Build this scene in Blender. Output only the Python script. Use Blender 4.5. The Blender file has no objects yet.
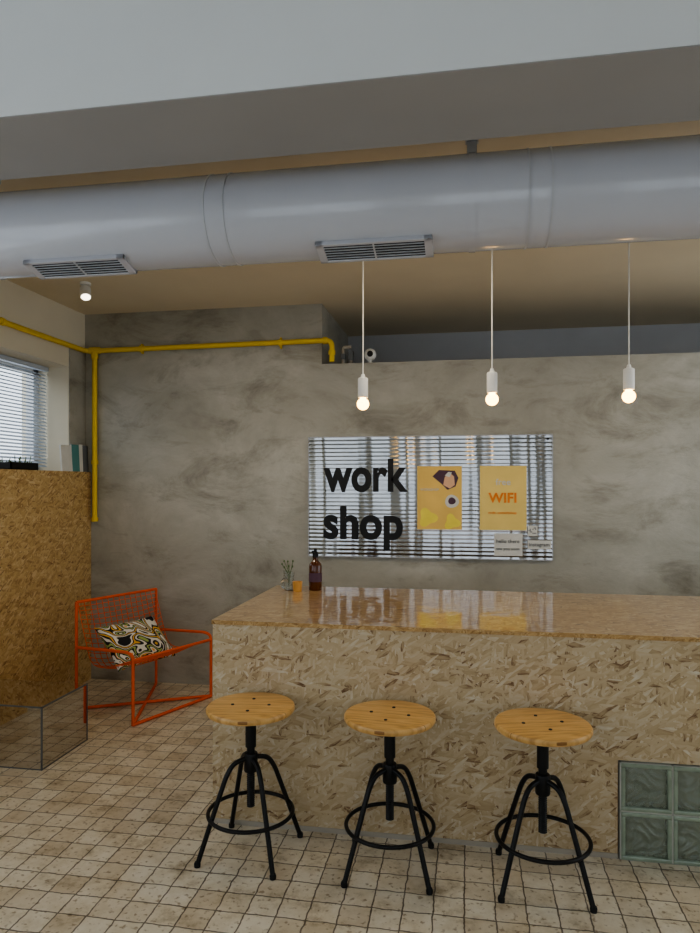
import bpy, bmesh, math, random
from mathutils import Vector, Matrix
random.seed(4)
C = bpy.context.scene.collection
# ------------------------------------------------------------------ materials
def newmat(name):
    m = bpy.data.materials.new(name); m.use_nodes = True
    nt = m.node_tree; b = nt.nodes['Principled BSDF']
    return m, nt, b
def N(nt, typ, **kw):
    n = nt.nodes.new(typ)
    for k, v in kw.items():
        setattr(n, k, v)
    return n
def L(nt, a, b): nt.links.new(a, b)
def setramp(r, stops, interp='LINEAR'):
    cr = r.color_ramp; cr.interpolation = interp
    while len(cr.elements) > 1: cr.elements.remove(cr.elements[-1])
    cr.elements[0].position = stops[0][0]; cr.elements[0].color = (*stops[0][1], 1)
    for p, c in stops[1:]:
        e = cr.elements.new(p); e.color = (*c, 1)
def simple(name, col, rough=0.5, metal=0.0, noise=0.06, scale=12, bump=0.0, coat=0.0, emit=None, es=0, trans=0.0, ior=1.45, alpha=1):
    m, nt, b = newmat(name)
    tc = N(nt, 'ShaderNodeTexCoord'); no = N(nt, 'ShaderNodeTexNoise')
    no.inputs['Scale'].default_value = scale; no.inputs['Detail'].default_value = 4
    L(nt, tc.outputs['Object'], no.inputs['Vector'])
    r = N(nt, 'ShaderNodeValToRGB')
    setramp(r, [(0.3, tuple(c*(1-noise) for c in col)), (0.7, tuple(min(1, c*(1+noise)) for c in col))])
    L(nt, no.outputs['Fac'], r.inputs['Fac']); L(nt, r.outputs['Color'], b.inputs['Base Color'])
    b.inputs['Roughness'].default_value = rough; b.inputs['Metallic'].default_value = metal
    b.inputs['Coat Weight'].default_value = coat
    b.inputs['Transmission Weight'].default_value = trans; b.inputs['IOR'].default_value = ior
    if bump:
        bp = N(nt, 'ShaderNodeBump'); bp.inputs['Strength'].default_value = bump; bp.inputs['Distance'].default_value = 0.01
        L(nt, no.outputs['Fac'], bp.inputs['Height']); L(nt, bp.outputs['Normal'], b.inputs['Normal'])
    if emit:
        b.inputs['Emission Color'].default_value = (*emit, 1); b.inputs['Emission Strength'].default_value = es
    return m

def osb(name, plane, ramp, rough=0.5, coat=0.0, size=1.0, seed=0.0, spec=0.4, crough=.06, ripple=False):
    m, nt, b = newmat(name)
    tc = N(nt, 'ShaderNodeTexCoord'); sp = N(nt, 'ShaderNodeSeparateXYZ'); L(nt, tc.outputs['Object'], sp.inputs[0])
    cb = N(nt, 'ShaderNodeCombineXYZ')
    L(nt, sp.outputs[plane[0]], cb.inputs[0]); L(nt, sp.outputs[plane[1]], cb.inputs[1])
    cb.inputs[2].default_value = 0
    wn = N(nt, 'ShaderNodeTexNoise'); wn.inputs['Scale'].default_value = 24/size; wn.inputs['Detail'].default_value = 3
    L(nt, cb.outputs[0], wn.inputs['Vector'])
    ws = N(nt, 'ShaderNodeVectorMath', operation='SCALE'); ws.inputs['Scale'].default_value = 0.006*size
    L(nt, wn.outputs['Color'], ws.inputs[0])
    wa = N(nt, 'ShaderNodeVectorMath', operation='ADD'); L(nt, cb.outputs[0], wa.inputs[0]); L(nt, ws.outputs[0], wa.inputs[1])
    prev = None
    angs = [12, 68, 128, 160, 40, 95, 5, 145]
    dens = [-1, .45, .5, .5, .55, .62, .62, .66]
    for i, (a, d) in enumerate(zip(angs, dens)):
        vr = N(nt, 'ShaderNodeVectorRotate', rotation_type='Z_AXIS'); vr.inputs['Angle'].default_value = math.radians(a)
        L(nt, wa.outputs[0], vr.inputs['Vector'])
        mp = N(nt, 'ShaderNodeMapping'); L(nt, vr.outputs[0], mp.inputs['Vector'])
        k = (1.0 + 0.3*((i*7) % 3))/size
        mp.inputs['Scale'].default_value = (12*k, 48*k, 1); mp.inputs['Location'].default_value = (i*3.7+seed, i*1.3, 0)
        vo = N(nt, 'ShaderNodeTexVoronoi', voronoi_dimensions='2D'); vo.inputs['Scale'].default_value = 1
        L(nt, mp.outputs[0], vo.inputs['Vector'])
        sc = N(nt, 'ShaderNodeSeparateColor'); L(nt, vo.outputs['Color'], sc.inputs[0])
        g = N(nt, 'ShaderNodeTexNoise'); g.inputs['Scale'].default_value = 1.3; g.inputs['Detail'].default_value = 6
        L(nt, mp.outputs[0], g.inputs['Vector'])
        ma = N(nt, 'ShaderNodeMath', operation='MULTIPLY_ADD'); L(nt, g.outputs['Fac'], ma.inputs[0]); ma.inputs[1].default_value = 0.6
        L(nt, sc.outputs[0], ma.inputs[2])
        ms = N(nt, 'ShaderNodeMath', operation='MULTIPLY_ADD'); L(nt, ma.outputs[0], ms.inputs[0]); ms.inputs[1].default_value = .8; ms.inputs[2].default_value = -.1
        ed = N(nt, 'ShaderNodeMath', operation='MULTIPLY_ADD'); L(nt, vo.outputs['Distance'], ed.inputs[0]); ed.inputs[1].default_value = -0.14
        L(nt, ms.outputs[0], ed.inputs[2])
        if prev is None:
            prev = ed.outputs[0]
        else:
            gt = N(nt, 'ShaderNodeMath', operation='GREATER_THAN'); L(nt, sc.outputs[1], gt.inputs[0]); gt.inputs[1].default_value = d
            mx = N(nt, 'ShaderNodeMix', data_type='FLOAT'); L(nt, gt.outputs[0], mx.inputs[0]); L(nt, prev, mx.inputs[2]); L(nt, ed.outputs[0], mx.inputs[3])
            prev = mx.outputs[0]
    r = N(nt, 'ShaderNodeValToRGB'); setramp(r, ramp); L(nt, prev, r.inputs['Fac'])
    L(nt, r.outputs['Color'], b.inputs['Base Color'])
    b.inputs['Roughness'].default_value = rough; b.inputs['Coat Weight'].default_value = coat; b.inputs['Coat Roughness'].default_value = crough
    b.inputs['Specular IOR Level'].default_value = spec
    bp = N(nt, 'ShaderNodeBump'); bp.inputs['Strength'].default_value = 0.15; bp.inputs['Distance'].default_value = 0.003
    L(nt, prev, bp.inputs['Height']); L(nt, bp.outputs['Normal'], b.inputs['Normal'])
    if ripple:
        rn = N(nt, 'ShaderNodeTexNoise'); rn.inputs['Scale'].default_value = 9; rn.inputs['Detail'].default_value = 2; L(nt, cb.outputs[0], rn.inputs['Vector'])
        b2 = N(nt, 'ShaderNodeBump'); b2.inputs['Strength'].default_value = .35; b2.inputs['Distance'].default_value = .006
        L(nt, rn.outputs['Fac'], b2.inputs['Height']); L(nt, b2.outputs['Normal'], b.inputs['Coat Normal'])
    return m
pale = [(0.0, (.17, .09, .04)), (0.08, (.29, .185, .10)), (0.15, (.44, .32, .18)), (0.32, (.51, .385, .23)), (0.6, (.56, .44, .28)), (0.85, (.61, .51, .36)), (1, (.70, .65, .54))]
gold = [(0.0, (.17, .08, .03)), (0.12, (.38, .23, .09)), (0.4, (.53, .35, .145)), (0.75, (.61, .43, .20)), (1, (.72, .57, .33))]
amber = [(0.0, (.18, .08, .02)), (0.12, (.38, .22, .08)), (0.45, (.49, .30, .12)), (0.75, (.56, .37, .16)), (1, (.66, .49, .27))]
M_osb_front = osb('osb_front', (0, 2), pale, size=.72)
M_osb_side = osb('osb_side', (1, 2), pale, size=.72)
M_osb_top = osb('osb_varnished_top', (0, 1), amber, rough=.3, coat=1.0, size=.8, crough=.05, ripple=True, spec=.35)
M_osb_edge = osb('osb_edge', (0, 2), amber, rough=.4, size=.4)
M_osb_tower = osb('osb_tower', (1, 2), gold, size=.65)
M_osb_towert = osb('osb_tower_top', (0, 1), gold, size=.65)
M_osb_box = osb('osb_box', (0, 2), gold, size=.7, coat=1.0, crough=.03)

def concrete():
    m, nt, b = newmat('trowelled_concrete')
    tc = N(nt, 'ShaderNodeTexCoord')
    mp = N(nt, 'ShaderNodeMapping'); mp.inputs['Scale'].default_value = (.9, 1, 1.25); L(nt, tc.outputs['Object'], mp.inputs['Vector'])
    n1 = N(nt, 'ShaderNodeTexNoise'); n1.inputs['Scale'].default_value = 1.5; n1.inputs['Detail'].default_value = 12; n1.inputs['Distortion'].default_value = .4; n1.inputs['Roughness'].default_value = .66
    L(nt, mp.outputs[0], n1.inputs['Vector'])
    n2 = N(nt, 'ShaderNodeTexNoise'); n2.inputs['Scale'].default_value = 2.6; n2.inputs['Detail'].default_value = 14; n2.inputs['Distortion'].default_value = .5; n2.inputs['Roughness'].default_value = .7
    mp2 = N(nt, 'ShaderNodeMapping'); mp2.inputs['Scale'].default_value = (.7, 1, 1.5); mp2.inputs['Rotation'].default_value = (0, .3, 0); L(nt, tc.outputs['Object'], mp2.inputs['Vector']); L(nt, mp2.outputs[0], n2.inputs['Vector'])
    r1 = N(nt, 'ShaderNodeValToRGB'); setramp(r1, [(.28, (.285, .27, .225)), (.44, (.38, .365, .31)), (.56, (.44, .425, .37)), (.72, (.55, .535, .48))])
    L(nt, n1.outputs['Fac'], r1.inputs['Fac'])
    r2 = N(nt, 'ShaderNodeValToRGB'); setramp(r2, [(.32, (.56, .54, .51)), (.43, (.85, .84, .82)), (.50, (1, 1, 1)), (.60, (1.0, 1, 1)), (.66, (.82, .81, .79))]); L(nt, n2.outputs['Fac'], r2.inputs['Fac'])
    mx = N(nt, 'ShaderNodeMix', data_type='RGBA', blend_type='MULTIPLY'); mx.inputs[0].default_value = .9
    L(nt, r1.outputs['Color'], mx.inputs[6]); L(nt, r2.outputs['Color'], mx.inputs[7]); L(nt, mx.outputs[2], b.inputs['Base Color'])
    b.inputs['Roughness'].default_value = .40
    bp = N(nt, 'ShaderNodeBump'); bp.inputs['Strength'].default_value = .5; bp.inputs['Distance'].default_value = .014
    L(nt, n2.outputs['Fac'], bp.inputs['Height']); L(nt, bp.outputs['Normal'], b.inputs['Normal'])
    return m
M_conc = concrete()

def tiles():
    m, nt, b = newmat('tumbled_stone_tiles')
    tc = N(nt, 'ShaderNodeTexCoord')
    dn = N(nt, 'ShaderNodeTexNoise'); dn.inputs['Scale'].default_value = 22; dn.inputs['Detail'].default_value = 3; L(nt, tc.outputs['Object'], dn.inputs['Vector'])
    ds = N(nt, 'ShaderNodeVectorMath', operation='SCALE'); ds.inputs['Scale'].default_value = .014; L(nt, dn.outputs['Color'], ds.inputs[0])
    da = N(nt, 'ShaderNodeVectorMath', operation='ADD'); L(nt, tc.outputs['Object'], da.inputs[0]); L(nt, ds.outputs[0], da.inputs[1])
    br = N(nt, 'ShaderNodeTexBrick'); br.offset = 0; br.squash = 1
    br.inputs['Scale'].default_value = 1; br.inputs['Brick Width'].default_value = .108; br.inputs['Row Height'].default_value = .108
    br.inputs['Mortar Size'].default_value = .0032; br.inputs['Mortar Smooth'].default_value = .3
    br.inputs['Color1'].default_value = (.78, .71, .58, 1); br.inputs['Color2'].default_value = (.60, .50, .36, 1); br.inputs['Mortar'].default_value = (.20, .165, .125, 1)
    br.inputs['Bias'].default_value = -.25
    L(nt, da.outputs[0], br.inputs['Vector'])
    n1 = N(nt, 'ShaderNodeTexNoise'); n1.inputs['Scale'].default_value = 7; n1.inputs['Detail'].default_value = 8; n1.inputs['Roughness'].default_value = .7; L(nt, tc.outputs['Object'], n1.inputs['Vector'])
    r1 = N(nt, 'ShaderNodeValToRGB'); setramp(r1, [(.32, (.50, .44, .35)), (.45, (.87, .84, .78)), (.6, (1, 1, 1))]); L(nt, n1.outputs['Fac'], r1.inputs['Fac'])
    mx = N(nt, 'ShaderNodeMix', data_type='RGBA', blend_type='MULTIPLY'); mx.inputs[0].default_value = .9
    L(nt, br.outputs['Color'], mx.inputs[6]); L(nt, r1.outputs['Color'], mx.inputs[7])
    n3 = N(nt, 'ShaderNodeTexNoise'); n3.inputs['Scale'].default_value = 45; n3.inputs['Detail'].default_value = 4; L(nt, tc.outputs['Object'], n3.inputs['Vector'])
    r3 = N(nt, 'ShaderNodeValToRGB'); setramp(r3, [(.32, (.45, .38, .30)), (.42, (1, 1, 1))]); L(nt, n3.outputs['Fac'], r3.inputs['Fac'])
    mx2 = N(nt, 'ShaderNodeMix', data_type='RGBA', blend_type='MULTIPLY'); mx2.inputs[0].default_value = .8
    L(nt, mx.outputs[2], mx2.inputs[6]); L(nt, r3.outputs['Color'], mx2.inputs[7]); L(nt, mx2.outputs[2], b.inputs['Base Color'])
    b.inputs['Roughness'].default_value = .36
    iv = N(nt, 'ShaderNodeMath', operation='MULTIPLY_ADD'); L(nt, br.outputs['Fac'], iv.inputs[0]); iv.inputs[1].default_value = -1
    L(nt, n1.outputs['Fac'], iv.inputs[2])
    bp = N(nt, 'ShaderNodeBump'); bp.inputs['Strength'].default_value = .5; bp.inputs['Distance'].default_value = .004
    L(nt, iv.outputs[0], bp.inputs['Height']); L(nt, bp.outputs['Normal'], b.inputs['Normal'])
    return m
M_tile = tiles()
M_cream = simple('cream_paint', (.76, .70, .56), .7, noise=.03, scale=3)
M_ceil = simple('ceiling_paint', (.74, .65, .49), .7, noise=.04, scale=2)
M_white = simple('white_paint', (.74, .76, .77), .6, noise=.02, scale=3)
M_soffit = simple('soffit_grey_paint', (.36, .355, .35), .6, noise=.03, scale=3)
M_greyw = simple('grey_wall_paint', (.54, .55, .58), .7, noise=.05, scale=3)
M_duct = simple('duct_white_enamel', (.54, .55, .60), .2, noise=.02, scale=4, coat=.5)
M_ductring = simple('duct_seam', (.50, .51, .54), .4)
M_black = simple('black_steel', (.010, .010, .011), .42, metal=.3, noise=.1)
M_dark = simple('vent_shade_lens_black', (.02, .02, .02), .8)  # near-black in place of vent shade; also colours the camera lens
M_yellow = simple('yellow_gas_pipe_paint', (.80, .56, .03), .35, noise=.05)
M_orange = simple('orange_powdercoat', (.82, .13, .03), .4, noise=.05)
M_plast = simple('white_plastic', (.8, .8, .78), .35, noise=.02)
M_cord = simple('pendant_cord_white', (.75, .73, .68), .6)
M_bulb = simple('lit_bulb', (1, .85, .6), .2, emit=(1.0, .56, .15), es=12)
M_spot = simple('spot_lens', (1, 1, 1), .2, emit=(1, .9, .75), es=4)
M_slat = simple('blind_slat', (.50, .55, .62), .5, noise=.02)
M_frame = simple('window_frame_white', (.7, .7, .7), .4, noise=.02)
def ribbed():
    m = simple('ribbed_metal_sheet', (.38, .38, .385), .10, metal=1.0, noise=.10, scale=6)
    nt = m.node_tree; b = nt.nodes['Principled BSDF']
    tc = N(nt, 'ShaderNodeTexCoord')
    w = N(nt, 'ShaderNodeTexWave', wave_type='BANDS', bands_direction='Z'); w.inputs['Scale'].default_value = 11; w.inputs['Distortion'].default_value = .0
    L(nt, tc.outputs['Object'], w.inputs['Vector'])
    bp = N(nt, 'ShaderNodeBump'); bp.inputs['Strength'].default_value = .55; bp.inputs['Distance'].default_value = .0012
    L(nt, w.outputs['Fac'], bp.inputs['Height']); L(nt, bp.outputs['Normal'], b.inputs['Normal'])
    return m
M_mirror = ribbed()
M_mirrorbox = simple('mirror_panel', (.62, .59, .55), .04, metal=1.0, noise=.02)
M_ink = simple('black_vinyl', (.008, .008, .008), .5)
M_poster = simple('yellow_poster_paper', (.86, .58, .17), .6, noise=.08, scale=5)
M_poster2 = simple('yellow_poster_paper_pale', (.86, .65, .22), .6, noise=.06, scale=5)
M_paper = simple('white_paper', (.70, .69, .65), .7)
M_orangeink = simple('orange_ink', (.85, .26, .04), .6)
M_purple = simple('dark_print', (.10, .05, .08), .6)
M_pinkp = simple('peach_print', (.80, .48, .30), .6)
M_blob = simple('yellow_print', (.95, .78, .12), .6)
M_plinth = simple('plinth_grey', (.42, .38, .32), .6)
M_gb = simple('glass_block_body', (.28, .34, .26), .12, noise=.15, scale=20, coat=.6)
M_gp = simple('glass_block_pane', (.62, .68, .56), .08, noise=.1, scale=20, trans=.7)
M_grout = simple('grout', (.46, .46, .41), .8)
M_amberg = simple('amber_glass', (.13, .035, .008), .08, trans=.25, coat=.5)
M_clear = simple('clear_glass', (.85, .88, .85), .03, trans=.92)
M_juice = simple('amber_wax', (.70, .36, .10), .4)
M_leaf = simple('leaf_green', (.10, .16, .05), .6)
M_teal = simple('teal_cover', (.10, .28, .28), .5)
M_cover = simple('dark_cover', (.13, .14, .15), .5)
M_rubber = simple('black_foot', (.01, .01, .01), .8)

def wood():
    m, nt, b = newmat('pine_seat')
    tc = N(nt, 'ShaderNodeTexCoord')
    mp = N(nt, 'ShaderNodeMapping'); mp.inputs['Scale'].default_value = (1, 7, 1); L(nt, tc.outputs['Object'], mp.inputs['Vector'])
    w = N(nt, 'ShaderNodeTexNoise'); w.inputs['Scale'].default_value = 9; w.inputs['Detail'].default_value = 6; w.inputs['Distortion'].default_value = .6
    L(nt, mp.outputs[0], w.inputs['Vector'])
    r = N(nt, 'ShaderNodeValToRGB'); setramp(r, [(.3, (.48, .26, .08)), (.5, (.68, .40, .14)), (.7, (.76, .49, .20))]); L(nt, w.outputs['Fac'], r.inputs['Fac'])
    sp = N(nt, 'ShaderNodeSeparateXYZ'); L(nt, tc.outputs['Object'], sp.inputs[0])
    md = N(nt, 'ShaderNodeMath', operation='PINGPONG'); L(nt, sp.outputs[1], md.inputs[0]); md.inputs[1].default_value = .045
    lt = N(nt, 'ShaderNodeMath', operation='LESS_THAN'); L(nt, md.outputs[0], lt.inputs[0]); lt.inputs[1].default_value = .0011
    mx = N(nt, 'ShaderNodeMix', data_type='RGBA'); L(nt, lt.outputs[0], mx.inputs[0]); L(nt, r.outputs['Color'], mx.inputs[6]); mx.inputs[7].default_value = (.30, .14, .04, 1)
    L(nt, mx.outputs[2], b.inputs['Base Color']); b.inputs['Roughness'].default_value = .35
    return m
M_wood = wood()
def cushmat():
    m, nt, b = newmat('printed_cushion_fabric')
    tc = N(nt, 'ShaderNodeTexCoord')
    n = N(nt, 'ShaderNodeTexNoise'); n.inputs['Scale'].default_value = 4.6; n.inputs['Distortion'].default_value = 1.8; n.inputs['Detail'].default_value = .5
    L(nt, tc.outputs['Object'], n.inputs['Vector'])
    r = N(nt, 'ShaderNodeValToRGB')
    k = (.01, .01, .012); wv = (.78, .75, .68)
    setramp(r, [(0, k), (.33, wv), (.38, k), (.41, (.80, .45, .06)), (.445, k), (.475, wv), (.505, k), (.53, (.36, .44, .12)), (.555, k), (.58, wv), (.605, (.80, .42, .10)), (.63, k), (.67, wv), (.71, k)], 'CONSTANT')
    L(nt, n.outputs['Fac'], r.inputs['Fac']); L(nt, r.outputs['Color'], b.inputs['Base Color']); b.inputs['Roughness'].default_value = .85
    return m
M_cush = cushmat()

# ------------------------------------------------------------------ geometry helpers
def empty(name, loc=(0, 0, 0), rot=(0, 0, 0)):
    e = bpy.data.objects.new(name, None); e.empty_display_size = .1
    e.location = loc; e.rotation_euler = rot; C.objects.link(e); return e
def link(name, me, mats, parent=None, loc=(0, 0, 0), rot=(0, 0, 0), smooth=False):
    o = bpy.data.objects.new(name, me); C.objects.link(o)
    for m in (mats if isinstance(mats, (list, tuple)) else [mats]): me.materials.append(m)
    o.location = loc; o.rotation_euler = rot
    if parent: o.parent = parent
    if smooth:
        for p in me.polygons: p.use_smooth = True
    return o
def boxes(name, lst, mats, parent=None, loc=(0, 0, 0), rot=(0, 0, 0), bevel=0):
    bm = bmesh.new()
    for b in lst:
        x0, x1, y0, y1, z0, z1 = b[:6]; mi = b[6] if len(b) > 6 else 0
        vs = [bm.verts.new(p) for p in ((x0,y0,z0),(x1,y0,z0),(x1,y1,z0),(x0,y1,z0),(x0,y0,z1),(x1,y0,z1),(x1,y1,z1),(x0,y1,z1))]
        for f in ((0,3,2,1),(4,5,6,7),(0,1,5,4),(1,2,6,5),(2,3,7,6),(3,0,4,7)):
            fc = bm.faces.new([vs[i] for i in f]); fc.material_index = mi
    me = bpy.data.meshes.new(name); bm.to_mesh(me); bm.free()
    o = link(name, me, mats, parent, loc, rot)
    if bevel:
        md = o.modifiers.new('bevel', 'BEVEL'); md.width = bevel; md.segments = 2; md.limit_method = 'ANGLE'
    return o
def lathe(name, prof, mat, parent=None, loc=(0, 0, 0), rot=(0, 0, 0), seg=40, smooth=True):
    bm = bmesh.new(); rings = []
    for r, z in prof:
        if r < 1e-6: rings.append([bm.verts.new((0, 0, z))])
        else: rings.append([bm.verts.new((r*math.cos(2*math.pi*i/seg), r*math.sin(2*math.pi*i/seg), z)) for i in range(seg)])
    for a, b in zip(rings[:-1], rings[1:]):
        for i in range(seg):
            j = (i+1) % seg
            if len(a) == 1 and len(b) == 1: continue
            if len(a) == 1: bm.faces.new((a[0], b[j], b[i]))
            elif len(b) == 1: bm.faces.new((a[i], a[j], b[0]))
            else: bm.faces.new((a[i], a[j], b[j], b[i]))
    bmesh.ops.recalc_face_normals(bm, faces=bm.faces)
    me = bpy.data.meshes.new(name); bm.to_mesh(me); bm.free()
    o = link(name, me, mat, parent, loc, rot, smooth)
    if smooth:
        try: me.set_sharp_from_angle(angle=math.radians(38))
        except Exception: pass
    return o
def fillet(pts, rad, n=6):
    pts = [Vector(p) for p in pts]; out = [pts[0]]
    for i in range(1, len(pts)-1):
        a, b, c = pts[i-1], pts[i], pts[i+1]
        d1 = (a-b); d2 = (c-b); r = min(rad, d1.length*.49, d2.length*.49)
        p = b+d1.normalized()*r; q = b+d2.normalized()*r
        for k in range(n+1):
            t = k/n; out.append(p*(1-t)**2+b*2*t*(1-t)+q*t*t)
    out.append(pts[-1]); return out
def tube(name, paths, r, mat, parent=None, loc=(0, 0, 0), rot=(0, 0, 0), cyclic=False, res=4):
    cu = bpy.data.curves.new(name+'_c', 'CURVE'); cu.dimensions = '3D'; cu.bevel_depth = r; cu.bevel_resolution = res; cu.use_fill_caps = True
    for path in paths:
        s = cu.splines.new('POLY'); s.points.add(len(path)-1)
        for i, p in enumerate(path): s.points[i].co = (*p, 1)
        s.use_cyclic_u = cyclic
    t = bpy.data.objects.new('tmp', cu); C.objects.link(t)
    dg = bpy.context.evaluated_depsgraph_get(); me = bpy.data.meshes.new_from_object(t.evaluated_get(dg))
    bpy.data.objects.remove(t); me.name = name; me.materials.clear()
    return link(name, me, mat, parent, loc, rot, True)
def circle(r, z, n=48): return [(r*math.cos(2*math.pi*i/n), r*math.sin(2*math.pi*i/n), z) for i in range(n)]
def text(name, body, mat, x0, x1, z, y, parent, asc=None, xh=None, bold=.012, ext=.002):
    cu = bpy.data.curves.new(name+'_c', 'FONT'); cu.body = body; cu.size = 1; cu.extrude = .001; cu.offset = bold
    cu.space_character = 1.03
    t = bpy.data.objects.new('tmp', cu); C.objects.link(t)
    dg = bpy.context.evaluated_depsgraph_get(); me = bpy.data.meshes.new_from_object(t.evaluated_get(dg)); bpy.data.objects.remove(t)
    xs = [v.co.x for v in me.vertices]; ys = [v.co.y for v in me.vertices]
    s = (x1-x0)/(max(xs)-min(xs)); mnx = min(xs); top = max(ys)
    fx_ = .50
    for v in me.vertices:
        yy = v.co.y
        if asc is None: ny = yy*s
        elif yy <= fx_: ny = yy/fx_*xh
        else: ny = xh+(yy-fx_)/(top-fx_)*(asc-xh)
        v.co = Vector(((v.co.x-mnx)*s+x0, y - (v.co.z+.001)*ext/.002, ny+z))
    me.materials.clear(); return link(name, me, mat, parent)

# ------------------------------------------------------------------ room shell
LX, RX, BY, FY = -2.915, 3.2, 4.8, -3.2
boxes('floor', [(-3.3, 3.4, -3.4, 6.1, -.1, 0)], M_tile)
boxes('wall_back', [(LX, -1.036, BY, 5.9, 0, 2.82), (-1.036, RX, BY, 5.9, 0, 2.38)], M_conc)
boxes('wall_recess', [(-1.036, RX, 5.9, 6.05, 2.38, 2.82)], M_greyw)
boxes('ceiling', [(-3.3, 3.4, 2.18, 6.1, 2.82, 3.3)], M_ceil)
boxes('ceiling_front', [(-3.3, 3.4, -3.4, 1.81, 3.2, 3.3)], M_white)
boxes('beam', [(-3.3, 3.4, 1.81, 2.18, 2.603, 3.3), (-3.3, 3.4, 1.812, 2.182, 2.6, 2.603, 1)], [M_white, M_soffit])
boxes('wall_right', [(RX, 3.4, -3.4, 1.0, 0, 3.3), (RX, 3.4, 4.7, 6.1, 0, 3.3), (RX, 3.4, 1.0, 4.7, 0, .5), (RX, 3.4, 1.0, 4.7, 2.7, 3.3)], M_cream)
boxes('added_right_window', [(3.28, 3.34, 1.0, 4.7, .5, .56), (3.28, 3.34, 1.0, 4.7, 2.64, 2.7)] + [(3.28, 3.34, y, y+.06, .5, 2.7) for y in (1.0, 2.2, 3.42, 4.64)], M_frame)  # unseen window and its opening, added to bring daylight onto the back wall
X0 = -3.3
boxes('wall_left', [
    (X0, LX, 3.0, 4.58, 0, 1.56), (X0, LX, 3.0, 4.58, 2.38, 3.3),
    (X0, LX, 4.58, 6.1, 0, 3.3), (X0, LX, 2.2, 3.0, 0, 3.3),
    (X0, LX, -2.6, 2.2, 0, .7), (X0, LX, -2.6, 2.2, 2.5, 3.3), (X0, LX, -3.4, -2.6, 0, 3.3)], M_cream)
boxes('trim_concrete_reveal', [(LX, LX+.006, 4.585, 4.799, 1.602, 2.52)], M_conc)
ops = [(-2.6, -1.0), (-.45, 1.0), (1.55, 2.9)]
streak_piers = [(LX, -2.6), (-1.0, -.45), (1.0, 1.55), (2.9, RX)]  # unseen wall piers, laid out to streak the sign's reflection
boxes('wall_front', [(LX, RX, -3.4, FY, 0, .35), (LX, RX, -3.4, FY, 2.75, 3.3)] + [(a, b, -3.4, FY, .35, 2.75) for a, b in streak_piers], M_cream)

def blinds_x(name, x, y0, y1, z0, z1, step=.025, w=.024, tilt=25):
    e = empty(name, (x, 0, 0))
    n = int((z1-z0)/step); bm = bmesh.new()
    ca, sa = math.cos(math.radians(tilt))*w/2, math.sin(math.radians(tilt))*w/2
    for i in range(n):
        z = z0+i*step
        vs = [bm.verts.new(p) for p in ((-ca, y0, z-sa), (ca, y0, z+sa), (ca, y1, z+sa), (-ca, y1, z-sa))]
        bm.faces.new(vs)
    me = bpy.data.meshes.new('slats'); bm.to_mesh(me); bm.free(); link('slats', me, M_slat, e)
    boxes('head_rail', [(-.02, .02, y0, y1, z1, z1+.03)], M_slat, e)
    tube('ladder_cords', [[(0.013, y, z0), (0.013, y, z1)] for y in (y0+.15, (y0+y1)/2, y1-.15)], .0015, M_slat, e)
    return e
blinds_x('window_blind', -3.09, 3.02, 4.57, 1.64, 2.345, tilt=-35, w=.027)
boxes('window_1', [(-3.22, -3.16, 3.0, 4.58, 1.56, 1.63), (-3.22, -3.16, 3.0, 4.58, 2.32, 2.38), (-3.22, -3.16, 3.0, 3.06, 1.56, 2.38), (-3.22, -3.16, 4.52, 4.58, 1.56, 2.38), (-3.22, -3.16, 3.92, 3.98, 1.56, 2.38)], M_frame)
boxes('added_left_window', [(-3.2, -3.14, -2.6, 2.2, .7, .76), (-3.2, -3.14, -2.6, 2.2, 2.44, 2.5)] + [(-3.2, -3.14, y, y+.06, .7, 2.5) for y in (-2.6, -1.0, .58, 2.14)], M_frame)  # unseen window and its opening, added to let more daylight in from the left
fw = []
for a, b in ops:
    fw += [(a, b, -3.34, -3.28, .35, .42), (a, b, -3.34, -3.28, 2.68, 2.75), (a, a+.07, -3.34, -3.28, .35, 2.75), (b-.07, b, -3.34, -3.28, .35, 2.75), ((a+b)/2-.03, (a+b)/2+.03, -3.34, -3.28, .35, 2.75)]
boxes('window_3', fw, M_frame)
for a, b in ops:
    e = empty('venetian_blind', ((a+b)/2, -3.24, 0)); w = (b-a)/2-.03
    boxes('slats', [(-w, w, -.02, .02, .5+i*.06, .503+i*.06) for i in range(37)], M_slat, e)

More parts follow.
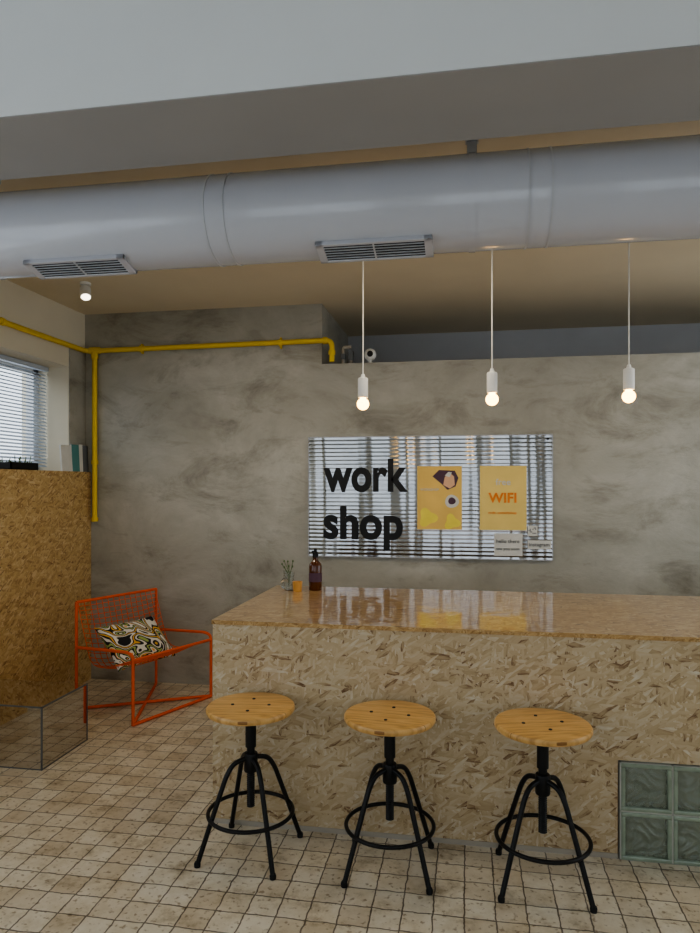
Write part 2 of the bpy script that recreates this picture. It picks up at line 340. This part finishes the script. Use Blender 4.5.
# ------------------------------------------------------------------ duct
e = empty('ventilation_duct', (0, 2.52, 2.535)); R = .168
def xcyl(name, x0, x1, r, mat, par):
    return lathe(name, [(0, x0), (r, x0), (r, x1), (0, x1)], mat, par, rot=(0, math.pi/2, 0), seg=96)
xcyl('duct_tube', LX+.002, RX-.002, R, M_duct, e)
for i, x in enumerate((-.96, -.885, .21, .285, -2.2, 1.5)):
    xcyl(f'seam_{i+1}', x, x+.006, R+.002, M_ductring, e)
for i, x in enumerate((.02, -1.95, 1.95)):
    boxes(f'hanger_strap_{i+1}', [(x-.018, x+.018, -.006, .006, R, .285), (x-.024, x+.024, -.02, .02, R+.06, R+.1)], M_ductring, e)
    xcyl(f'hanger_band_{i+1}', x-.012, x+.012, R+.003, M_duct, e)
def vent(x0, x1):
    phi = math.radians(14)
    v = empty('air_vent', ((x0+x1)/2, 2.52-(R+.002)*math.sin(phi), 2.535-(R+.002)*math.cos(phi)), (math.pi-phi, 0, 0))
    w = (x1-x0)/2; h = .060
    boxes('vent_frame', [(-w, w, -h, -h+.014, -.012, .005), (-w, w, h-.014, h, -.012, .005), (-w, -w+.03, -h, h, -.012, .005), (w-.03, w, -h, h, -.012, .005)], M_duct, v, bevel=.002)
    boxes('vent_shade_slab', [(-w+.01, w-.01, -h+.01, h-.01, -.003, .001)], M_dark, v)  # near-black slab stands in for the shade inside the vent
    boxes('louvres', [(-w+.03, w-.03, -h+.027+i*.0165, -h+.0275+i*.0165+.0015, .001, .005) for i in range(5)] + [(-.003, .003, -h+.01, h-.01, .001, .005)], M_ductring, v)
vent(-.55, -.12); vent(-1.74, -1.31)

# ------------------------------------------------------------------ yellow pipe
e = empty('yellow_gas_pipe'); pr = .019
tube('pipe_run', [fillet([(LX+.03, 2.75, 2.53), (LX+.03, BY-.03, 2.53), (-.956, BY-.03, 2.545), (-.956, BY-.03, 2.39)], .05, 8)], pr, M_yellow, e)
tube('pipe_drop', [[(-2.815, BY-.03, 2.535), (-2.815, BY-.03, 1.22)]], pr, M_yellow, e)
fit = []
for (p, q) in [((-2.855, BY-.03, 2.533), (-2.775, BY-.03, 2.533)), ((-2.815, BY-.03, 2.52), (-2.815, BY-.03, 2.47)), ((-2.44, BY-.03, 2.535), (-2.42, BY-.03, 2.535)), ((-1.35, BY-.03, 2.54), (-1.33, BY-.03, 2.54)), ((-2.815, BY-.03, 1.66), (-2.815, BY-.03, 1.69)), ((-2.815, BY-.03, 1.22), (-2.815, BY-.03, 1.25)), ((-1.02, BY-.03, 2.544), (-.99, BY-.03, 2.545)), ((-.956, BY-.03, 2.47), (-.956, BY-.03, 2.44)), ((LX+.03, 3.8, 2.53), (LX+.03, 3.82, 2.53))]:
    fit.append([p, q])
tube('fittings', fit, pr+.007, M_yellow, e)
boxes('clamps', [(-2.435, -2.425, BY-.03, BY-.001, 2.50, 2.57), (-1.345, -1.335, BY-.03, BY-.001, 2.50, 2.58)], M_yellow, e)

# ------------------------------------------------------------------ left OSB cladding + ledge items
boxes('osb_window_bench', [(LX+.002, -2.86, 2.4, BY-.005, 0, 1.6, 0), (-3.08, LX+.002, 3.01, 4.575, 1.565, 1.6, 1)], [M_osb_tower, M_osb_towert])
e = empty('plant_tray', (-2.975, 4.08, 1.6))
boxes('tray', [(-.06, .06, -.14, .14, 0, .008), (-.06, -.052, -.14, .14, 0, .05), (.052, .06, -.14, .14, 0, .05), (-.06, .06, -.14, -.132, 0, .05), (-.06, .06, .132, .14, 0, .05)], M_black, e)
lv = []
for i in range(26):
    x, y = random.uniform(-.04, .04), random.uniform(-.12, .12)
    lv.append([(x, y, .01), (x+random.uniform(-.015, .015), y+random.uniform(-.02, .02), random.uniform(.05, .10))])
tube('seedlings', lv, .003, M_leaf, e, res=1)
e = empty('magazine_stack', (LX+.008, 4.6, 1.6))
def book(nm, y0, y1, h, mat, dx, lean):
    boxes(nm, [(0, .012, y0, y1, 0, h, 0), (.0005, .0115, y0-.001, y1+.001, .001, h-.002, 1)], [mat, M_paper], e, loc=(dx, 0, .0), rot=(0, math.radians(-lean), 0))
book('book_1', -.18, -.05, .19, M_paper, .034, 4)
book('book_2', -.045, .05, .20, M_teal, .030, 3)
book('book_3', .055, .10, .205, M_paper, .026, 2)
book('book_4', .105, .18, .20, M_cover, .022, 2)

e = empty('low_mirror_box', (-2.56, 3.43, 0))
boxes('box_body', [(-.297, .355, -.21, .21, 0, .325, 0)], [M_osb_box], e)
boxes('mirror_side', [(.355, .361, -.213, .213, 0, .33)], M_mirrorbox, e)
boxes('mirror_top', [(-.297, .355, -.213, .213, .325, .331)], M_mirrorbox, e)
boxes('mirror_front', [(-.297, .355, -.216, -.210, 0, .325)], M_mirrorbox, e)
boxes('edge_strips', [(-.297, .365, -.220, -.214, .326, .333), (.357, .365, -.220, .215, .326, .333), (.357, .365, -.220, -.213, 0, .326), (.358, .364, .211, .216, 0, .326), (-.297, .365, -.219, -.216, 0, .004), (.361, .364, -.216, .213, 0, .004)], M_cover, e)

# ------------------------------------------------------------------ counter
e = empty('osb_bar_counter', (0, 0, 0))
CX0, CX1, CY0, CY1, CH = -1.112, 2.3, 2.85, 3.89, .9
boxes('counter_front', [(CX0, .60, CY0, CY0+.03, 0, CH-.018), (.60, 1.20, CY0, CY0+.03, .395, CH-.018), (1.20, CX1, CY0, CY0+.03, 0, CH-.018)], M_osb_front, e)
boxes('counter_end', [(CX0, CX0+.03, CY0+.03, CY1, 0, CH-.018), (CX1-.03, CX1, CY0+.03, CY1, 0, CH-.018), (.54, .57, CY0+.03, CY1, 0, CH-.018)], M_osb_side, e)
boxes('counter_back', [(CX0+.03, CX1-.03, CY1-.03, CY1, 0, CH-.018)], M_osb_front, e)
boxes('counter_top', [(CX0-.004, CX1+.004, CY0-.006, CY1+.004, CH-.002, CH), (CX0-.004, CX1+.004, CY0-.006, CY1+.004, CH-.018, CH-.002, 1)], [M_osb_top, M_osb_edge], e)
boxes('plinth', [(CX0, .60, CY0-.004, CY0, 0, .02), (1.2, CX1, CY0-.004, CY0, 0, .02)], M_plinth, e)

e = empty('glass_block_panel', (.605, CY0-.012, 0))
S = .19; G = .006
for c in range(3):
    for r in range(2):
        x0 = G+c*(S+G); z0 = .002+r*(S+G); w = .016
        boxes(f'block_{c}_{r}', [(x0, x0+S, 0, .06, z0, z0+w), (x0, x0+S, 0, .06, z0+S-w, z0+S), (x0, x0+w, 0, .06, z0+w, z0+S-w), (x0+S-w, x0+S, 0, .06, z0+w, z0+S-w)], M_gb, e, bevel=.004)
        n = 40; bm = bmesh.new(); g = []
        sd = random.random()*6
        for j in range(n+1):
            row = []
            for i in range(n+1):
                u = i/n; v = j/n; a = S-2*w
                edge = min(u, 1-u, v, 1-v)*6; edge = min(1, edge)
                y = .012 - .006*edge + edge*.012*math.sin(u*15+3*math.sin(v*7+sd))*math.cos(v*12+2*math.sin(u*9+sd))
                row.append(bm.verts.new((x0+w+u*a, y, z0+w+v*a)))
            g.append(row)
        for j in range(n):
            for i in range(n): bm.faces.new((g[j][i], g[j][i+1], g[j+1][i+1], g[j+1][i]))
        me = bpy.data.meshes.new('pane'); bm.to_mesh(me); bm.free(); link(f'pane_{c}_{r}', me, M_gp, e, smooth=True)
boxes('grout', [(0, .592, .004, .02, 0, .002), (0, .592, .004, .05, .192, .198), (0, .592, .004, .05, .388, .39)] + [(c*(S+G), c*(S+G)+G, .004, .05, 0, .39) for c in range(4)] , M_grout, e)
boxes('backing', [(0, .592, .06, .07, 0, .39)], M_grout, e)

# ------------------------------------------------------------------ stools
def stool(x, y, rot, srot):
    e = empty('bar_stool', (x, y, 0), (0, 0, math.radians(rot)))
    r = .180; FR = .224
    lathe('seat', [(0, .572), (r-.012, .572), (r-.004, .575), (r, .582), (r, .592), (r-.004, .598), (r-.012, .6), (0, .6)], M_wood, e, rot=(0, 0, math.radians(srot-rot)), seg=72)
    b = empty('bolts', (0, 0, 0)); b.parent = e; b.rotation_euler = (0, 0, math.radians(srot-rot))
    for i, (bx, by) in enumerate(((0.075, 0), (-.075, 0), (0, .075), (0, -.075))):
        lathe(f'bolt_{i+1}', [(0, .6), (.007, .6), (.006, .603), (0, .6035)], M_black, b, loc=(bx, by, 0), seg=14)
    lathe('seat_plate', [(0, .560), (.085, .560), (.085, .572), (0, .572)], M_black, e, seg=32)
    pf = [(0, .185), (.014, .185)]
    z = .187
    while z < .40:
        pf += [(.0165, z), (.0145, z+.004)]; z += .008
    pf += [(.0165, .41), (.0165, .43), (.022, .43), (.022, .56), (0, .56)]
    lathe('screw_column', pf, M_black, e, seg=24)
    lathe('hub', [(0, .33), (.026, .33), (.028, .335), (.028, .40), (.026, .405), (0, .405)], M_black, e, seg=28)
    legs = []
    for i in range(4):
        a = math.pi/2*i; c, s = math.cos(a), math.sin(a)
        pr_ = [(.02, .385), (.075, .375), (.105, .33), (.165, .17), (FR, .008)]
        legs.append(fillet([(c*p, s*p, q) for p, q in pr_], .035, 5))
    tube('legs', legs, .0098, M_black, e)
    tube('foot_ring', [circle(.172, .165)], .008, M_black, e, cyclic=True)
    for i in range(4):
        a = math.pi/2*i
        lathe(f'foot_{i+1}', [(0, 0), (.012, 0), (.013, .012), (.010, .02), (0, .02)], M_rubber, e, loc=(FR*math.cos(a), FR*math.sin(a), 0), seg=16)
stool(-.870, 2.650, 40, 8)
stool(-.297, 2.64, 47, -6)
stool(.285, 2.64, 44, 15)

# ------------------------------------------------------------------ sign
e = empty('workshop_sign')
SX0, SX1, SZ0, SZ1 = -1.13, .58, .985, 1.845
nx, nz = 260, 14; bm = bmesh.new(); g = []
def wav(x, z):
    return .0006*math.sin(x*38+1.2*math.sin(z*3)) + .0003*math.sin(x*67+z*2+1) + .0026*math.sin(x*15+.5*z)+.0012*math.sin(x*4+z*5)
for j in range(nz+1):
    g.append([bm.verts.new((SX0+(SX1-SX0)*i/nx, BY-.016+wav(SX0+(SX1-SX0)*i/nx, SZ0+(SZ1-SZ0)*j/nz), SZ0+(SZ1-SZ0)*j/nz)) for i in range(nx+1)])
for j in range(nz):
    for i in range(nx): bm.faces.new((g[j][i], g[j][i+1], g[j+1][i+1], g[j+1][i]))
me = bpy.data.meshes.new('metal_sheet'); bm.to_mesh(me); bm.free()
link('metal_sheet', me, M_mirror, e, smooth=True)
boxes('sheet_edge', [(SX0-.004, SX1+.004, BY-.024, BY-.002, SZ1, SZ1+.004), (SX0-.004, SX1+.004, BY-.024, BY-.002, SZ0-.004, SZ0), (SX0-.004, SX0, BY-.024, BY-.002, SZ0, SZ1), (SX1, SX1+.004, BY-.024, BY-.002, SZ0, SZ1)], M_ductring, e)
lathe('mount_1', [(0, 0), (.008, 0), (.008, .006), (0, .006)], M_black, e, loc=(SX1-.03, BY-.024, SZ1-.03), rot=(math.pi/2, 0, 0), seg=16)
lathe('mount_2', [(0, 0), (.008, 0), (.008, .006), (0, .006)], M_black, e, loc=(SX0+.03, BY-.024, SZ0+.03), rot=(math.pi/2, 0, 0), seg=16)
ty = BY-.026
text('letters_work', 'work', M_ink, -1.02, -.41, 1.462, ty, e, asc=.225, xh=.168, bold=.030)
text('letters_shop', 'shop', M_ink, -1.02, -.445, 1.12, ty, e, asc=.225, xh=.168, bold=.030)
p = empty('event_poster')
boxes('sheet', [(-.342, -.031, ty-.002, ty, 1.187, 1.632)], M_poster, p)
def disc(nm, x, z, r, mat, par, y=ty-.003, sx=1, sz=1, n=7, jag=.25):
    bm = bmesh.new(); vs = []
    for i in range(n*3):
        a = 2*math.pi*i/(n*3); rr = r*(1+jag*math.sin(a*3+x*40))
        vs.append(bm.verts.new((x+rr*sx*math.cos(a), y, z+rr*sz*math.sin(a))))
    bm.faces.new(vs); me = bpy.data.meshes.new(nm); bm.to_mesh(me); bm.free(); return link(nm, me, mat, par)
def poly(nm, pts, mat, par, y):
    bm = bmesh.new(); bm.faces.new([bm.verts.new((a, y, b)) for a, b in pts]); me = bpy.data.meshes.new(nm); bm.to_mesh(me); bm.free(); return link(nm, me, mat, par)
poly('print_case', [(-.235, 1.56), (-.19, 1.605), (-.08, 1.60), (-.055, 1.55), (-.075, 1.49), (-.13, 1.465), (-.175, 1.51)], M_purple, p, ty-.003)
poly('print_hand', [(-.16, 1.50), (-.15, 1.555), (-.115, 1.585), (-.085, 1.56), (-.08, 1.50), (-.115, 1.475)], M_pinkp, p, ty-.0034)
poly('print_nail', [(-.15, 1.565), (-.125, 1.592), (-.10, 1.588), (-.115, 1.555)], M_paper, p, ty-.0038)
disc('print_saucer', -.10, 1.385, .048, M_paper, p, y=ty-.003, sz=.95, jag=.04)
disc('print_cup', -.10, 1.388, .026, M_purple, p, y=ty-.0035, sz=.95, jag=.04)
disc('print_blob', -.27, 1.27, .06, M_blob, p)
disc('print_blob_b', -.10, 1.24, .05, M_blob, p, y=ty-.0032)
text('print_text', 'WORKSHOP', M_paper, -.32, -.19, 1.46, ty-.003, p)
p = empty('wifi_poster')
boxes('sheet', [(.093, .408, ty-.002, ty, 1.187, 1.632)], M_poster2, p)
text('print_wifi', 'WIFI', M_orangeink, .15, .34, 1.38, ty-.003, p, bold=.03)
text('print_code', 'code: coworkshop', M_orangeink, .15, .34, 1.30, ty-.003, p, bold=.01)
text('print_free', 'free', M_paper, .20, .30, 1.50, ty-.003, p, bold=.01)
p = empty('paper_notice')
boxes('sheet', [(.19, .38, ty-.002, ty, 1.01, 1.165)], M_paper, p)
text('print_a', 'hello there', M_cover, .205, .36, 1.10, ty-.003, p)
text('print_b', 'see you soon', M_cover, .205, .36, 1.05, ty-.003, p)
p = empty('wall_sticker')
boxes('sheet', [(.415, .48, ty-.002, ty, 1.15, 1.22)], M_paper, p)
boxes('qr_pattern', [(.42+i*.009, .427+i*.009, ty-.003, ty-.002, 1.156+j*.009, 1.163+j*.009) for i in range(6) for j in range(6) if random.random() < .55], M_cover, p)
p = empty('price_label')
boxes('sheet', [(.415, .57, ty-.002, ty, 1.06, 1.12)], M_paper, p)
text('print', 'instagram', M_cover, .425, .56, 1.08, ty-.003, p)

# ------------------------------------------------------------------ pendants
def pendant(x, y, zb):
    e = empty('pendant_lamp', (x, y, 0))
    lathe('ceiling_rose', [(0, 2.79), (.04, 2.79), (.045, 2.80), (.045, 2.82), (0, 2.82)], M_plast, e)
    tube('cord', [[(0, 0, zb+.14), (0, 0, 2.80)]], .0035, M_cord, e)
    lathe('socket', [(0, zb+.135), (.008, zb+.15), (.012, zb+.135), (.024, zb+.13), (.026, zb+.125), (.026, zb+.035), (.024, zb+.03), (0, zb+.03)], M_plast, e)
    pf = [(0, zb+.032), (.014, zb+.03), (.017, zb+.022)]
    for k in range(1, 13):
        a = math.pi*(.18+.82*k/12); pf.append((max(0, .031*math.sin(a)), zb-.002+.031*math.cos(a)))
    lathe('bulb', pf, M_bulb, e, seg=24)
pendant(-.52, 3.40, 1.915); pendant(.125, 3.40, 1.925); pendant(.765, 3.40, 1.925)
def spotlamp(x, y, rx, ry, watts):
    e = empty('ceiling_spotlight', (x, y, 2.82))
    lathe('base', [(0, 0), (.035, 0), (.035, -.015), (0, -.015)], M_plast, e)
    tube('arm', [[(0, 0, -.01), (0, 0, -.05)]], .006, M_plast, e)
    s = empty('head', (0, 0, -.055), (math.radians(rx), math.radians(ry), 0)); s.parent = e
    lathe('can', [(0, .03), (.03, .03), (.034, .02), (.034, -.055), (.030, -.055), (.030, -.048), (0, -.048)], M_plast, s)
    lathe('lens', [(0, -.050), (.029, -.050), (0, -.0505)], M_spot, s)
    if watts:
        ld = bpy.data.lights.new('beam', 'SPOT'); ld.energy = watts; ld.color = (1, .85, .64); ld.spot_size = math.radians(150); ld.spot_blend = 1; ld.shadow_soft_size = .10
        lo = bpy.data.objects.new('beam', ld); C.objects.link(lo); lo.parent = s; lo.location = (0, 0, -.06)
spotlamp(-2.45, 4.04, -25, -20, 8)
spotlamp(-1.55, 3.25, 20, 0, 20)  # added fill lamp hidden behind the duct, brightens the rear of the room
spotlamp(-.2, 3.1, 20, 0, 22)  # added warm fill above the counter, hidden by the duct
spotlamp(1.5, 3.1, 20, 0, 20)  # another added fill lamp on the right, out of view

e = empty('security_camera', (-.69, 4.86, 2.38))
lathe('foot', [(0, 0), (.03, 0), (.03, .008), (.012, .014), (.012, .03), (0, .03)], M_plast, e)
pf = [(.045*math.sin(math.pi*k/16), .068-.045*math.cos(math.pi*k/16)) for k in range(17)]; pf[0] = (0, pf[0][1]); pf[-1] = (0, pf[-1][1])
lathe('ball', pf, M_plast, e)
lathe('lens', [(0, 0), (.022, 0), (.02, .008), (0, .009)], M_dark, e, loc=(0.004, -.040, .068), rot=(math.pi/2, 0, 0))
e = empty('pipe_valve', (-.86, 4.86, 2.38))
tube('pipes', [fillet([(-.03, 0, 0), (-.03, 0, .13), (.03, 0, .13)], .02), [(.03, 0, 0), (.03, 0, .10)]], .012, M_plinth, e)
boxes('valve_body', [(-.045, -.015, -.02, .02, .04, .08), (.015, .045, -.02, .02, .03, .10)], M_cover, e, bevel=.004)

# ------------------------------------------------------------------ counter objects
e = empty('amber_bottle', (-.85, 3.76, .9))
lathe('glass', [(0, 0), (.034, 0), (.037, .004), (.037, .135), (.034, .150), (.020, .165), (.0145, .172), (.0145, .19), (0, .19)], M_amberg, e)
lathe('cap', [(0, .188), (.017, .188), (.017, .212), (.010, .216), (.008, .235), (0, .238)], M_black, e)
lathe('label', [(.0375, .05), (.0375, .10)], M_purple, e)
e = empty('drinking_glass', (-1.0, 3.74, .9))
lathe('glass', [(0, 0), (.026, 0), (.031, .10), (.029, .10), (.0245, .005), (0, .005)], M_clear, e)
lv = [[(0, 0, .01), (random.uniform(-.01, .01), random.uniform(-.01, .01), .09), (random.uniform(-.035, .03), random.uniform(-.03, .03), random.uniform(.12, .17))] for _ in range(7)]
tube('stems', [fillet(q, .02) for q in lv], .0016, M_leaf, e, res=1)
for i, q in enumerate(lv):
    lathe(f'leaf_{i+1}', [(0, -.008), (.006, 0), (0, .010)], M_leaf, e, loc=q[-1], seg=8)
e = empty('votive_candle', (-.94, 3.70, .9))
lathe('cup', [(0, 0), (.024, 0), (.028, .055), (.026, .055), (.022, .006), (0, .006)], M_juice, e)
lathe('wax', [(0, .006), (.021, .006), (.024, .04), (0, .04)], M_paper, e)
e = empty('bud_vase', (-1.04, 3.80, .9))
lathe('glass', [(0, 0), (.02, 0), (.028, .02), (.022, .045), (.008, .06), (.008, .10), (.010, .102), (.006, .10), (.006, .06), (0, .05)], M_clear, e)

# ------------------------------------------------------------------ orange chair
e = empty('wire_lounge_chair', (-2.165, 4.31, 0), (0, 0, math.radians(-22.6)))
hw, fx, bx = .34, .28, -.28; r = .010; T = 0.72
fr = []
for s in (-1, 1):
    y = s*hw
    fr.append(fillet([(bx, y, .010), (bx, y, T)], .02))
    fr.append(fillet([(bx, y, .42), (fx-.06, y, .455), (fx, y, .44), (fx, y, .010)], .04))
fr.append([(fx, -hw, .012), (fx, hw, .012)])
fr.append([(fx, -hw, .012), (bx, hw, .012)])
fr.append([(bx, -hw, .014), (fx, hw, .014)])
fr.append([(bx, -hw, T), (bx, hw, T)])
fr.append([(fx, -hw, .41), (fx, hw, .41)])
tube('frame', fr, r, M_orange, e)
prof = fillet([(bx, 0, T), (-.22, 0, .50), (-.14, 0, .27), (.02, 0, .28), (fx, 0, .41)], .10, 8)
def resamp(pts, n):
    d = [0]
    for a, b in zip(pts[:-1], pts[1:]): d.append(d[-1]+(b-a).length)
    out = []
    for k in range(n+1):
        t = d[-1]*k/n; i = 0
        while i < len(d)-2 and d[i+1] < t: i += 1
        f = (t-d[i])/max(1e-9, d[i+1]-d[i]); out.append(pts[i].lerp(pts[i+1], f))
    return out
P = resamp(prof, 26)
def lift(t, y): return .05*(abs(y)/hw)**3*math.sin(math.pi*t)
wires = []
for k in range(15):
    y = -hw+.01+(2*hw-.02)*k/14
    wires.append([(p.x, y, p.z+lift(i/26, y)) for i, p in enumerate(P)])
for i, p in enumerate(P):
    wires.append([(p.x, y, p.z+lift(i/26, y)) for y in [(-hw+.01)+(2*hw-.02)*k/12 for k in range(13)]])
tube('wire_shell', wires, .0028, M_orange, e, res=1)
c = empty('throw_cushion', (-2.165-.01*.92-.03, 4.31+.01*.383-.06, .435), (0, 0, math.radians(-22.6)))
n = 24; bm = bmesh.new(); top = []; bot = []
W = .205; TH = .06
for j in range(n+1):
    a = []; b2 = []
    for i in range(n+1):
        u = -1+2*i/n; v = -1+2*j/n
        h = TH*((1-u**4)*(1-v**4))**.55
        x = .86*W*u*(1-.08*(1-v*v)*abs(u)); y = 1.2*W*v*(1-.08*(1-u*u)*abs(v))
        va = bm.verts.new((x, y, h)); a.append(va)
        b2.append(va if (i in (0, n) or j in (0, n)) else bm.verts.new((x, y, -h)))
    top.append(a); bot.append(b2)
for j in range(n):
    for i in range(n):
        bm.faces.new((top[j][i], top[j][i+1], top[j+1][i+1], top[j+1][i]))
        try: bm.faces.new((bot[j][i], bot[j+1][i], bot[j+1][i+1], bot[j][i+1]))
        except ValueError: pass
bmesh.ops.recalc_face_normals(bm, faces=bm.faces)
me = bpy.data.meshes.new('cover'); bm.to_mesh(me); bm.free()
link('cover', me, M_cush, c, rot=(0, math.radians(46), 0), smooth=True)

# ------------------------------------------------------------------ light
w = bpy.data.worlds.new('daylight'); bpy.context.scene.world = w; w.use_nodes = True
bg = w.node_tree.nodes['Background']; bg.inputs['Color'].default_value = (.82, .91, 1, 1); bg.inputs['Strength'].default_value = 1.9
try:
    bpy.context.scene.view_settings.look = 'AgX - Medium High Contrast'
except Exception as ex: print(ex)

cam = bpy.data.cameras.new('camera'); co = bpy.data.objects.new('camera', cam); C.objects.link(co)
co.location = (0, 0, 1.5); co.rotation_euler = (math.radians(90), 0, math.radians(9.8))
cam.sensor_fit = 'VERTICAL'; cam.sensor_height = 36; cam.lens = 26.0; cam.clip_start = .05; cam.shift_y = .0198
bpy.context.scene.camera = co
